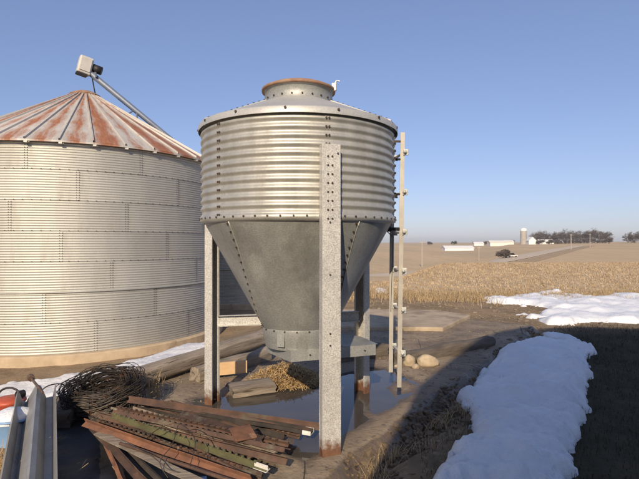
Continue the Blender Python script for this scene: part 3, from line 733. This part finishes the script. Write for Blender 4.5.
posts = [
 ('ang', (128, 401, .20), (321, 429, .10), RUST, 'uppermost long rusty angle bar pointing at the front tank leg', False, .3, None),
 ('chn', (145, 404, .15), (312, 434, .09), DARKST, 'white tipped dark channel post just below the uppermost angle bar', False, 0, .07),
 ('tee', (118, 409, .20), (289, 445, .13), RUST, 'studded rusty tee post third from the top of the pile', True, .6, None),
 ('tee', (112, 414, .16), (284, 453, .12), RUST, 'studded rusty tee post just above the olive painted post', True, -.5, None),
 ('chn', (135, 411, .10), (277, 447, .06), DARKST, MID, False, .2, None),
 ('ang', (100, 416, .18), (287, 462, .10), RUST, 'longest rusty angle bar, its end just beyond the white olive tip', False, .9, None),
 ('tee', (108, 421, .14), (252, 459, .06), RUST, MID, True, 0, None),
 ('tee', (112, 417, .20), (268, 471, .12), GREENP, 'olive painted steel post with a white tip in the scrap pile', True, .2, .11),
 ('tee', (98, 423, .15), (262, 478, .07), RUST, 'studded rusty tee post between the olive post and the orange bar', True, .4, None),
 ('ang', (84, 424, .22), (250, 482, .12), RUSTO, 'brightest orange rusted angle bar at the front of the scrap pile', False, .5, None),
 ('flat', (98, 433, .19), (214, 490, .17), WOODG, 'grey weathered flat board under the orange bar in the scrap pile', False, .1, None),
 ('ang', (92, 428, .16), (150, 490, .10), RUST, 'short rusty angle bar pointing down towards the bottom edge', False, .4, None),
 ('tee', (101, 432, .12), (128, 492, .08), RUSTO, 'short orange post leaning steeply at the near left of the pile', False, .3, None),
 ('pipe', (112, 436, .12), (163, 488, .08), DARKST, 'short dark pipe at the near left of the pile', False, 0, None),
 ('rod', (120, 445, .20), (235, 484, .16), RUST, 'thin rusty rod near the bottom of the pile', False, 0, None),
 ('pipe', (160, 405, .07), (258, 437, .05), RUST, MID, False, 0, None),
 ('chn', (150, 420, .05), (268, 455, .04), DARKST, MID, False, 0, None),
 ('ang', (130, 440, .05), (238, 484, .03), DARKST, MID, False, .2, None),
 ('tee', (170, 402, .06), (300, 437, .05), RUST, MID, True, 1.0, None),
 ('flat', (180, 414, .20), (262, 440, .16), RUST, 'short flat rusty strap next to the square plate', False, .3, None),
]
rs = random.Random(3)
for k in range(17):
    u = rs.random(); x0_, y0_ = 100+rs.uniform(-12, 70), 404+u*30+rs.uniform(-3, 3); L_ = rs.uniform(95, 175)
    posts.append((rs.choice(['tee', 'ang', 'flat', 'rod', 'chn', 'tee']), (x0_, y0_, .05+.10*rs.random()), (min(x0_+L_, 300-60*u), y0_+L_*rs.uniform(.22, .31)*(1+.35*u), .03+.06*rs.random()), rs.choice([RUST, RUST, DARKST, WOODG, RUST]), MID, False, rs.uniform(-.6, .9), None))
KL = {'tee': 'plain rusty tee post buried among the other posts of the pile', 'ang': 'short rusty angle bar buried among the other posts of the pile', 'flat': 'flat rusty strap lying among the posts of the pile',
      'rod': 'thin rusty rod lying among the posts of the pile', 'chn': 'rusty channel bar buried among the other posts of the pile'}
for q, (k_, a_, b_, m_, lb, st_, ro_, tp_) in enumerate(posts):
    nm = 'steel_post'
    if q >= 20: lb = KL[k_]
    if m_ is WOODG:
        nm = 'wood_lath'
        if q >= 20: lb = 'weathered grey wooden lath lying among the rusty posts'
    post(k_, W3(*a_), W3(*b_), m_, lb, st_, ro_, tp_, nm)
pl = MB().box(W3(243, 433, .19), (.17, .17, .012), Matrix.Rotation(.5, 3, 'Z') @ Matrix.Rotation(.25, 3, 'X')).build('steel_plate', RUSTO, None, label='square rusty steel plate lying on the post pile', cat='plate'); bevel(pl, .003)
sp_ = MB().box(W3(199, 480, .10), (.10, .07, .004), Matrix.Rotation(.3, 3, 'Z')).build('scrap_sheet', BLUEP, None, label='small pale blue scrap at the bottom of the pile', cat='scrap')
# crumpled black sheet under and beside the pile
X, Y = np.meshgrid(np.arange(-3.0, -.55, .045), np.arange(2.9, 5.1, .045))
tpoly = [(at(*p, .02).x, at(*p, .02).y) for p in ((50, 404), (72, 396), (118, 402), (190, 415), (235, 450), (225, 492), (60, 510), (36, 500))]
d = sdf(tpoly, X, Y); n1 = noise_grid(X, Y, 2.2, 21, 5); n2 = noise_grid(X, Y, 6, 25, 3)
Z = np.where(d > 0, .022+.035*np.abs(n1)+.022*np.abs(n2), .014)
grid_obj('black_sheet', X, Y, Z, BLACKSH, d+.08*n1 > 0, label='crumpled black sheet under the scrap pile', cat='sheeting')
# roll of woven wire
rc = W3(107, 405, .06); roll = empty('wire_roll', (rc.x, rc.y, .02), label='roll of dark rusty woven fence wire lying at the head of the post pile', cat='wire roll')
tilt = Matrix.Rotation(rad(13), 3, 'X') @ Matrix.Rotation(rad(-5), 3, 'Y'); stay = MB()
for lv in range(13):
    b = MB(); z = .0+lv*.018; path = []; turns = 8; N_ = 40
    ph = random.uniform(0, 6)
    for i in range(turns*N_+1):
        t = i/N_; a_ = 2*math.pi*t; r = .17+.215*(t/turns)**.8+.012*math.sin(a_*3+t*2+ph)+.010*math.sin(a_*1.37+ph*2)+.004*random.uniform(-1, 1)
        path.append(tilt @ Vector((r*1.05*math.cos(a_), r*math.sin(a_)*.95, z+.016*math.sin(a_*2+ph+t*1.3)+.012*math.sin(a_*5+ph)+.085)))
    b.tube(path, .0036, 4); b.build('wire_strand', WIREM, roll)
for i in range(110):
    a_ = random.uniform(0, 6.28); r = .18+.20*random.random()**.7
    p = tilt @ Vector((r*math.cos(a_), r*.95*math.sin(a_), .08)); q = tilt @ Vector((r*math.cos(a_+.12)*1.01, r*.95*math.sin(a_+.12), .31)); stay.tube([p, q], .003, 4)
stay.build('stay_wires', WIREM, roll, kind='stuff')
# loose wires
def wire(name, pts, r, label, m=WIREM):
    P = [Vector(p) for p in pts]; out = []
    for i in range(len(P)-1):
        a_, b_, c_, d_ = P[max(i-1, 0)], P[i], P[i+1], P[min(i+2, len(P)-1)]
        for k in range(8):
            t = k/8; out.append(.5*((2*b_)+(c_-a_)*t+(2*a_-5*b_+4*c_-d_)*t*t+(3*b_-a_-3*c_+d_)*t**3))
    out.append(P[-1]); return MB().tube(out, r, 5).build(name, m, None, True, label=label, cat='wire')
wire('loose_wire', [W3(72, 388, .12), W3(60, 384, .25), W3(48, 386, .27), W3(40, 392, .2)], .006, 'black wire arching from the roll to the metal channel')
wire('loose_wire', [at(142, 366, -.1), at(158, 361, -.1), at(178, 356, -.1), at(186, 353, -.1)], .010, 'dark rod lying on the snow strip beside the long timber')
wire('loose_wire', [W3(98, 372, .2), W3(100, 365, .18), W3(108, 364, .14), W3(120, 368, .1), W3(135, 375, .1)], .004, 'thin wire sprung up from the back of the wire roll')
wire('loose_wire', [W3(145, 440, .16), W3(160, 428, .30), W3(180, 424, .33), W3(195, 440, .30), W3(190, 466, .2)], .003, 'thin wire loop arching over the middle of the post pile')
wire('loose_wire', [W3(120, 440, .16), W3(150, 455, .24), W3(170, 470, .2), W3(195, 474, .15)], .003, 'thin slack wire near the bottom of the post pile')
wire('loose_wire', [W3(178, 425, .32), W3(172, 445, .28), W3(160, 462, .22), W3(168, 478, .15)], .003, 'thin wire hanging down across the orange bar')
# folded sheet-metal channel with a rusty bolt standing up behind it
prof = [(-.20, .055), (-.175, .12), (-.135, .02), (-.105, .0), (-.015, .14), (.0, .15), (.035, .13), (.085, .015), (.145, .02), (.17, .14), (.176, .14)]
prof = [(a_*.84, b_) for a_, b_ in prof]
pv = prof+[(a_, b_-.004) for a_, b_ in prof[::-1]]
q0, q1 = Vector((-1.62, 2.72, .10)), Vector((-2.545, 4.42, .22))
mc = MB().extrude(pv, q0, q1, cuts=1).build('metal_channel', SHEETM, None, label='folded grey sheet metal channel running out at the bottom left', cat='channel')
bb = empty('rusty_bolt', tuple(at(43, 391, .36)), label='rusty bolt with round head poking up behind the metal channel', cat='bolt')
b0, b1 = at(43, 393, .36), at(31, 378, .40)
wpart(MB().tube([b0, b1], .011, 8), 'shank', RUST, bb); wpart(MB().tube([b1-(b1-b0).normalized()*.02, b1+(b1-b0).normalized()*.025], .030, 10), 'head', RUST, bb)
# support stuff under the channel's far end
blk = beam('timber_block', Vector((-2.85, 4.20, .05)), Vector((-2.2, 4.34, .05)), .14, .22, WOODD, 'dark wooden block under the far end of the metal channel', 'timber', 6, .3)
# blue tub with snow, orange bucket with black handle
tb = at(2, 452, .0); tub = empty('blue_tub', (tb.x-.02, tb.y+.18, .0), label='pale blue plastic tub heaped with snow at the left edge', cat='tub')
MB().lathe([(.13, 0), (.17, .22), (.18, .23), (.185, .22), (.185, .215)], 28).build('tub_wall', BLUEP, tub, True)
MB().lathe([(.0, .285), (.06, .28), (.12, .255), (.165, .215), (.16, .19)], 24, rfun=lambda t, r, z, u: .012*math.sin(t*3)*(r > .05)).build('snow_fill', SNOW, tub, True)
ob = at(4, 416, .02); oc = empty('orange_bucket', (ob.x, ob.y+.08, .02), label='orange-red bucket with black handle behind the blue tub', cat='bucket')
MB().lathe([(0, 0), (.11, .0), (.135, .10), (.145, .11), (.14, .13), (.11, .145), (0, .15)], 28).build('bucket_body', ORANGE, oc, True)
hd = [Vector((.12*math.cos(t), 0, .13+.11*math.sin(t))) for t in [math.pi*i/12 for i in range(13)]]
MB().tube(hd, .010, 6).build('handle', BLACKST, oc, True)
MB().tube([Vector((.09, -.03, .18)), Vector((.12, .03, .18))], .035, 12).build('handle_grip', BLACKST, oc)
# stone on the bin footing
rock('footing_block', at(15, 363.5), (.30, .16, .14), 'grey stone leaning on the bin footing', mat('grey_stone', (.16, .14, .12), (.12, .1, .085), 4, .9))

# ------------------------------------------------------------------ weeds, grass, gravel
def scatter(poly, n):
    P = np.array(poly); lo, hi = P.min(0), P.max(0); out = np.zeros((0, 2))
    while len(out) < n:
        q = rng.uniform(lo, hi, (n*2, 2)); out = np.concatenate([out, q[sdf(poly, q[:, 0], q[:, 1]) > 0]])
    return out[:n]
def on(p, dz=-.01): return np.column_stack([p, T(p[:, 0], p[:, 1])+dz])
wp = np.array([at(155, 396, .02)[:] for _ in range(34)])+rng.normal(0, .05, (34, 3))*[1.2, .8, 0]
blades('dead_weeds', wp, .22, .010, WEED, .35, 3, 'dry weed stalks standing between timber and posts', 'weeds')
wp = np.array([at(4, 478, .02)[:] for _ in range(220)])+rng.normal(0, .09, (220, 3))*[1, 1, 0]
blades('dry_grass_tuft', wp, .16, .008, STRAW, .8, 3, 'dry grass tuft in the bottom left corner', 'grass')
grassp = scatter([(.5, 2.6), (9, 2.6), (11, 10.3), (5.0, 10.3), (.9, 4.3)], 34000)
ve = (grassp[:, 0]-EO[0])*EV[0]+(grassp[:, 1]-EO[1])*EV[1]; grassp = grassp[ve < -.12]
blades('lawn_grass', on(grassp), .055, .007, FIELDG, .9, 2, 'short dark lawn in the shade at the right', 'grass')
ep = np.column_stack([rng.uniform(-1, 7, 900), -np.abs(rng.normal(0, .10, 900))]); ep = EO+ep[:, :1]*EU+ep[:, 1:]*EV
blades('edge_grass', on(ep, -.01), .055, .006, WEED, 1.2, 3, 'dead grass along the slab edge', 'grass')
# corn stubble in rows, ragged border of dead grass
sx, sy = rng.uniform(-3, 40, 90000), rng.uniform(15.2, 40, 90000)
sy = sy; row = .76; sxr = np.round((sx+.25*sy)/row)*row-.25*sy+rng.normal(0, .06, len(sx)); kp = (sxr/sy > .03) & (sxr/sy < .72) & (sy > 15.5+np.array([nz(v*.3, 5)*1.5 for v in sxr]))
sp2 = np.column_stack([sxr[kp], sy[kp]])[:52000]
blades('corn_stubble', on(sp2), .085, .026, STUB, 1.2, 2, 'rows of pale corn stubble in the field', 'stubble')
bx = rng.uniform(.6, 15, 16000); by = 15.6+rng.normal(0, .8, 16000)+np.array([nz(v*.3, 5)*1.5 for v in bx]); 
blades('dry_border_grass', on(np.column_stack([bx, by])), .15, .014, WEED, .8, 2, 'tangled dead grass along the near edge of the field', 'grass')
# mud clods and gravel between pad and field
gp_ = scatter([(.8, 11.4), (3.4, 10.2), (4.6, 9.8), (9, 10.6), (10.5, 15.2), (1.5, 15.4)], 2200); gb = MB()
for x, y in gp_:
    s_ = random.uniform(.008, .028) if random.random() < .95 else random.uniform(.03, .07); gb.box((x, y, float(T(x, y))+s_*.2), (s_*1.4, s_, s_*.7), Matrix.Rotation(random.random()*3, 3, 'Z'), s_*.2)
gb.build('gravel', GRAVEL, None, kind='stuff', label='mud clods and gravel between the pad and the field', cat='gravel')
gp_ = scatter([(.2, 3.9), (3.9, 9.4), (.5, 9.0), (-1.5, 6.0)], 420); gp_ = gp_[sdf(wet[0], gp_[:, 0], gp_[:, 1]) < -.1]; gb = MB()
for x, y in gp_:
    s_ = random.uniform(.006, .016); gb.box((x, y, .013+s_*.2), (s_*1.4, s_, s_*.7), Matrix.Rotation(random.random()*3, 3, 'Z'), s_*.2)
gb.build('slab_grit', GRAVEL, None, kind='stuff', label='grit scattered over the muddy slab', cat='gravel')

cp = np.column_stack([rng.uniform(-1.4, 7, 2200), rng.normal(.0, .12, 2200)]); cp = EO+cp[:, :1]*EU+cp[:, 1:]*EV; gb = MB()
for x, y in cp:
    v0 = (x-EO[0])*EV[0]+(y-EO[1])*EV[1]; s_ = random.uniform(.008, .03) if random.random() < .93 else random.uniform(.03, .06)
    if v0 > .2: continue
    gb.box((x, y, (.0-.11*float(smoothstep(.17, 0, v0)))+s_*.15), (s_*1.4, s_, s_*.7), Matrix.Rotation(random.random()*3, 3, 'Z'), s_*.25)
gb.build('mud_clods', mat('mud_clod', (.20, .145, .09), (.12, .088, .056), 12, .95, rand=.2), None, kind='stuff', label='mud clods crumbled along the slab edge', cat='mud')
tpz = np.column_stack([rng.uniform(-1.2, 7, 60), rng.normal(-.10, .08, 60)]); tpz = EO+tpz[:, :1]*EU+tpz[:, 1:]*EV; tpz = np.repeat(tpz, 22, 0)+rng.normal(0, .03, (1320, 2))
blades('dead_tufts', on(tpz, .0), .09, .005, WEED, 1.0, 3, 'small dead grass tufts dotted along the foot of the slab edge', 'grass')
lp_ = np.concatenate([scatter([(.2, 3.9), (3.9, 9.4), (-.2, 9.0), (-2.2, 5.6), (-1.2, 4.6)], 700), scatter([(-2.9, 3.2), (-1.0, 3.3), (-.3, 4.3), (-1.9, 5.4), (-2.9, 5.0)], 90)])
lv_ = MB()
for x, y in lp_:
    a_ = random.uniform(0, 6.28); L_ = random.uniform(.02, .09); zz = .02 if x > -1 or y > 5 else random.uniform(.04, .20); dx, dy = math.cos(a_)*L_/2, math.sin(a_)*L_/2; wx, wy = -math.sin(a_)*.003, math.cos(a_)*.003; h_ = random.uniform(0, .02)
    if sdf(wet[0], np.array([x]), np.array([y]))[0] > -.05 and zz < .03: continue
    lv_.add([(x-dx-wx, y-dy-wy, zz), (x-dx+wx, y-dy+wy, zz), (x+dx+wx, y+dy+wy, zz+h_), (x+dx-wx, y+dy-wy, zz+h_)], [(0, 1, 2, 3)])
lv_.build('straw_litter', WEED, None, kind='stuff', label='scattered bits of straw and stalk on slab and scrap', cat='litter')
# ------------------------------------------------------------------ far country
def strip(name, cl, w, m, lift=.06):
    P = [Vector((x, y, 0)) for x, y in cl]; v = []; f = []
    Q = []
    for i in range(len(P)-1):
        for k in range(24): Q.append(P[i].lerp(P[i+1], k/24))
    Q.append(P[-1])
    for i, p in enumerate(Q):
        d = (Q[min(i+1, len(Q)-1)]-Q[max(i-1, 0)]).normalized(); s_ = Vector((-d.y, d.x, 0))
        for k in (-1, -.33, .33, 1): q = p+s_*w/2*k; v.append((q.x, q.y, float(T(q.x, q.y))+lift+(.15 if abs(k) < .5 else 0)))
    for i in range(len(Q)-1):
        for k in range(3): f.append((4*i+k, 4*i+k+1, 4*i+k+5, 4*i+k+4))
    return MB().add(v, f).build(name, m, None, True, kind='structure')
rd = [at(*p, -4.75) for p in ((330, 276), (360, 272), (400, 268.5), (445, 266), (480, 263.5), (510, 259.5), (535, 256), (560, 252.6), (578, 250.2))]
strip('gravel_road', [(p.x, p.y) for p in rd], 10.0, ROADM, .15)
VERGE = mat('verge_grass', (.42, .295, .17), (.33, .23, .13), .3, .95)
strip('road_verge', [(p.x+5, p.y-9) for p in rd], 6.0, VERGE, .06)
def base(px, d): x = (px-CX)/F*d; return Vector((x, d, float(T(x, d))))
def gable(name, px, d, w, l, h, rh, label, wall=CHALK, roof=None, cat='building', rz=0, windows=2):
    b = base(px, d); root = empty(name, (b.x, b.y, b.z-.3), rz, label=label, cat=cat, group='far farm buildings')
    m = MB(); hw, hl = w/2, l/2
    v = [(-hw, -hl, 0), (hw, -hl, 0), (hw, hl, 0), (-hw, hl, 0), (-hw, -hl, h), (hw, -hl, h), (hw, hl, h), (-hw, hl, h), (-hw, 0, h+rh), (hw, 0, h+rh)]
    m.add(v, [(0, 1, 5, 4), (2, 3, 7, 6), (1, 2, 6, 9, 5), (3, 0, 4, 8, 7)]); m.build('wall', wall, root)
    o = .5; r = MB(); k = rh/hl
    for s_ in (-1, 1):
        r.add([(-hw-o, s_*(hl+o), h-o*k), (hw+o, s_*(hl+o), h-o*k), (hw+o, 0, h+rh), (-hw-o, 0, h+rh), (-hw-o, s_*(hl+o), h-o*k+.25), (hw+o, s_*(hl+o), h-o*k+.25), (hw+o, 0, h+rh+.25), (-hw-o, 0, h+rh+.25)],
              [(0, 1, 2, 3), (4, 5, 6, 7), (0, 1, 5, 4), (1, 2, 6, 5), (0, 3, 7, 4)])
    r.build('roof', roof or CHALK, root)
    for i in range(windows):
        x = -hw+w*(i+.5)/windows; MB().box((x, -hl-.03, h*.5), (1.4, .06, 1.5)).build('window', BLACKST, root)
    return root
gable('livestock_barn', 457.5, 430, 25, 12, 2.6, 1.8, 'long low white livestock barn left of the far farm', windows=0)
gable('farm_shed', 497, 640, 22, 12, 5, 2.5, 'cream farm shed at the left of the distant farmstead', WHITEP, WHITEP, windows=0)
gable('farm_shed', 508, 655, 12, 10, 4, 2, 'small cream shed beside the distant silo', WHITEP, WHITEP, windows=0)
gable('farmhouse', 531, 620, 9, 9, 5.5, 4.2, 'white gabled house right of the tall silo', rz=math.pi/2)
gable('farm_shed', 545, 630, 18, 10, 4, 2, 'low white shed before the bare trees', windows=1)
gable('farm_shed', 478, 720, 14, 10, 3.5, 2, 'faint pale shed farther left among the distant farms', windows=0)
sb = base(523.5, 650); si = empty('silo', (sb.x, sb.y, sb.z-.5), label='tall stave silo with white top among the distant farm buildings', cat='silo')
MB().lathe([(4.2, 0), (4.2, 18.2)], 24).build('silo_wall', SILO, si, True); MB().lathe([(4.25, 18.2), (4.25, 20.2), (3.9, 21.0), (2.2, 22.0), (0, 22.4)], 24).build('silo_dome', CHALK, si, True)
hb = MB()
for k in range(22): hb.lathe([(4.22, .6+k*.8), (4.28, .64+k*.8), (4.22, .68+k*.8)], 24)
hb.build('silo_hoops', SILO, si, kind='stuff')
def bare_tree(px, d, h, w, label, tw=620, m=BARK, name='bare_tree', dense=False):
    b = base(px, d); root = empty(name, (b.x, b.y, b.z-.3), label=label, cat='tree', group='distant tree line')
    t = MB(); t.tube([(0, 0, 0), (random.uniform(-.3, .3), 0, h*.25), (random.uniform(-.6, .6), 0, h*.55)], [.55*h/16, .42*h/16, .2*h/16], 7)
    cr = MB()
    def grow(p, d_, L_, r, k):
        q = p+d_*L_; cr.tube([p, q], [max(r, .06), max(r*.6, .045)], 3, False)
        if k == 0: return
        for _ in range(4 if k > 1 else 7):
            e_ = (d_+Vector((random.gauss(0, .55)*w/h*1.5, random.gauss(0, .55), random.gauss(.05, .4)))).normalized()
            grow(p.lerp(q, random.uniform(.45, 1)), e_, L_*random.uniform(.55, .85), r*.55, k-1)
    for _ in range(15):
        an = random.uniform(0, 6.28); grow(Vector((0, 0, h*random.uniform(.04, .42))), Vector((math.cos(an)*.6*w/h*1.4, math.sin(an)*.6, .8)).normalized(), h*.30, .2*h/16, 3)
    t.build('trunk', m, root); cr.build('crown', m, root); return root
spots = [(536, 640, 17, 'leftmost bare tree beside the silo and white house'), (543, 660, 19, None), (551, 650, 18, None), (558, 640, 17, None), (566, 620, 20, 'tallest bare tree in the distant row'), (573, 640, 18, None), (580, 630, 17, None),
         (587, 620, 18, None), (594, 630, 19, None), (600, 640, 17, None), (606, 610, 15, 'last bare tree at the right end of the distant row'), (628, 560, 12, 'left tree of the separate clump at the far right edge'), (635, 560, 13, 'right tree of the separate clump at the far right edge'), (642, 560, 13, 'tree cut by the right picture edge')]
for px, d, h, lb in spots: bare_tree(px, d, h*1.08, h*1.25, lb or 'bare grey tree inside the distant row right of the silo')
bare_tree(512, 690, 8, 9, 'low bare tree left of the silo'); bare_tree(430, 800, 8, 13, 'lone low tree on the horizon nearest the ladder')
bare_tree(454, 820, 9, 12, 'dark low tree above the white livestock barn', m=EVER); bare_tree(486, 780, 8, 14, 'low tree on the skyline between barn and farmstead'); bare_tree(609, 500, 7, 7, 'brown bush on the rise at the end of the road')
bare_tree(474, 900, 7, 14, 'faint low tree right of the livestock barn on the skyline')
for i in range(16):
    px = 538+i*4.6; bare_tree(px+random.uniform(-1, 1), 600+random.uniform(-15, 15), random.uniform(4.5, 8), 9, 'low brush at the foot of the distant bare trees', name='brush')
# utility poles by the road
for px, py, hh, lb in ((422, 267, 8.5, 'pale utility pole nearest the ladder'), (479, 261, 6, 'short utility pole left of the pickup'), (571, 250, 9, 'utility pole before the bare trees'), (590, 248, 9, 'utility pole farthest along the road')):
    p = at(px, py); root = empty('utility_pole', tuple(p), label=lb, cat='pole', group='utility poles along the road')
    sc_ = p.y/130
    MB().tube([(0, 0, -.3), (0, 0, hh)], .14*max(1, sc_*.6), 7).build('shaft', SILO, root); MB().box((0, 0, hh-.6), (1.8, .12, .14)).build('crossarm', SILO, root)
# pickup on the road
p = at(511, 258); tk = empty('pickup_truck', (p.x, p.y, p.z+.15), math.radians(28), label='pale pickup truck on the gravel road', cat='truck')
bd = MB().extrude([(-.95, .45), (.95, .45), (.95, 1.0), (-.95, 1.0)], (-2.7, 0, 0), (2.7, 0, 0)).build('body', WHITEP, tk); bevel(bd, .12, 2)
MB().add([(-.7, -.9, 1.0), (1.3, -.9, 1.0), (1.3, .9, 1.0), (-.7, .9, 1.0), (-.5, -.75, 1.75), (.7, -.75, 1.75), (.7, .75, 1.75), (-.5, .75, 1.75)], [(0, 1, 5, 4), (1, 2, 6, 5), (2, 3, 7, 6), (3, 0, 4, 7), (4, 5, 6, 7)]).build('cab', BLACKST, tk)
for x in (-1.7, 1.7):
    for s_ in (-1, 1): MB().tube([(x, s_*.75, .38), (x, s_*.99, .38)], .38, 14).build('wheel', BLACKST, tk)
p = at(504, 259); bush = bare_tree(503, p.y, 4.5, 6, 'dark bush beside the pickup on the road', name='roadside_bush')

# ------------------------------------------------------------------ barn behind the camera (casts the shade on the right)
bn = empty('barn', (3.5, -8, 0), label='round roofed pale barn standing behind the viewer', cat='barn')
ap_ = [(-.50, -.4), (-.47, 2.5), (-.18, 3.16), (.05, 3.72), (.72, 4.55), (1.54, 5.36), (2.43, 5.76), (3.5, 5.90)]
ap_ = ap_+[(7.0-x, z) for x, z in ap_[-2::-1]]; n = len(ap_)
wpart(MB().add([(x, -1.5, z) for x, z in ap_], [tuple(range(n))]).add([(x, -15, z) for x, z in ap_], [tuple(range(n))]), 'end_wall', REDB, bn)
wpart(MB().add([(x, y, z) for y in (-1.5, -15) for x, z in ap_], [(k, k+1, n+k+1, n+k) for k in range(n-1)]), 'roof', ROOFD, bn)

# ------------------------------------------------------------------ haze
hm = bpy.data.materials.new('thin_haze'); hm.use_nodes = True; N = hm.node_tree.nodes; N.remove(N['Principled BSDF'])
pv = N.new('ShaderNodeVolumePrincipled'); pv.inputs['Color'].default_value = (.86, .89, .95, 1); pv.inputs['Density'].default_value = .00016; pv.inputs['Anisotropy'].default_value = 0.0
hm.node_tree.links.new(pv.outputs[0], N['Material Output'].inputs['Volume'])
hz_ = MB().box((0, 0, 9), (10400, 10400, 40)).build('haze', hm, None, kind='stuff', label='thin pale haze over the fields', cat='haze')
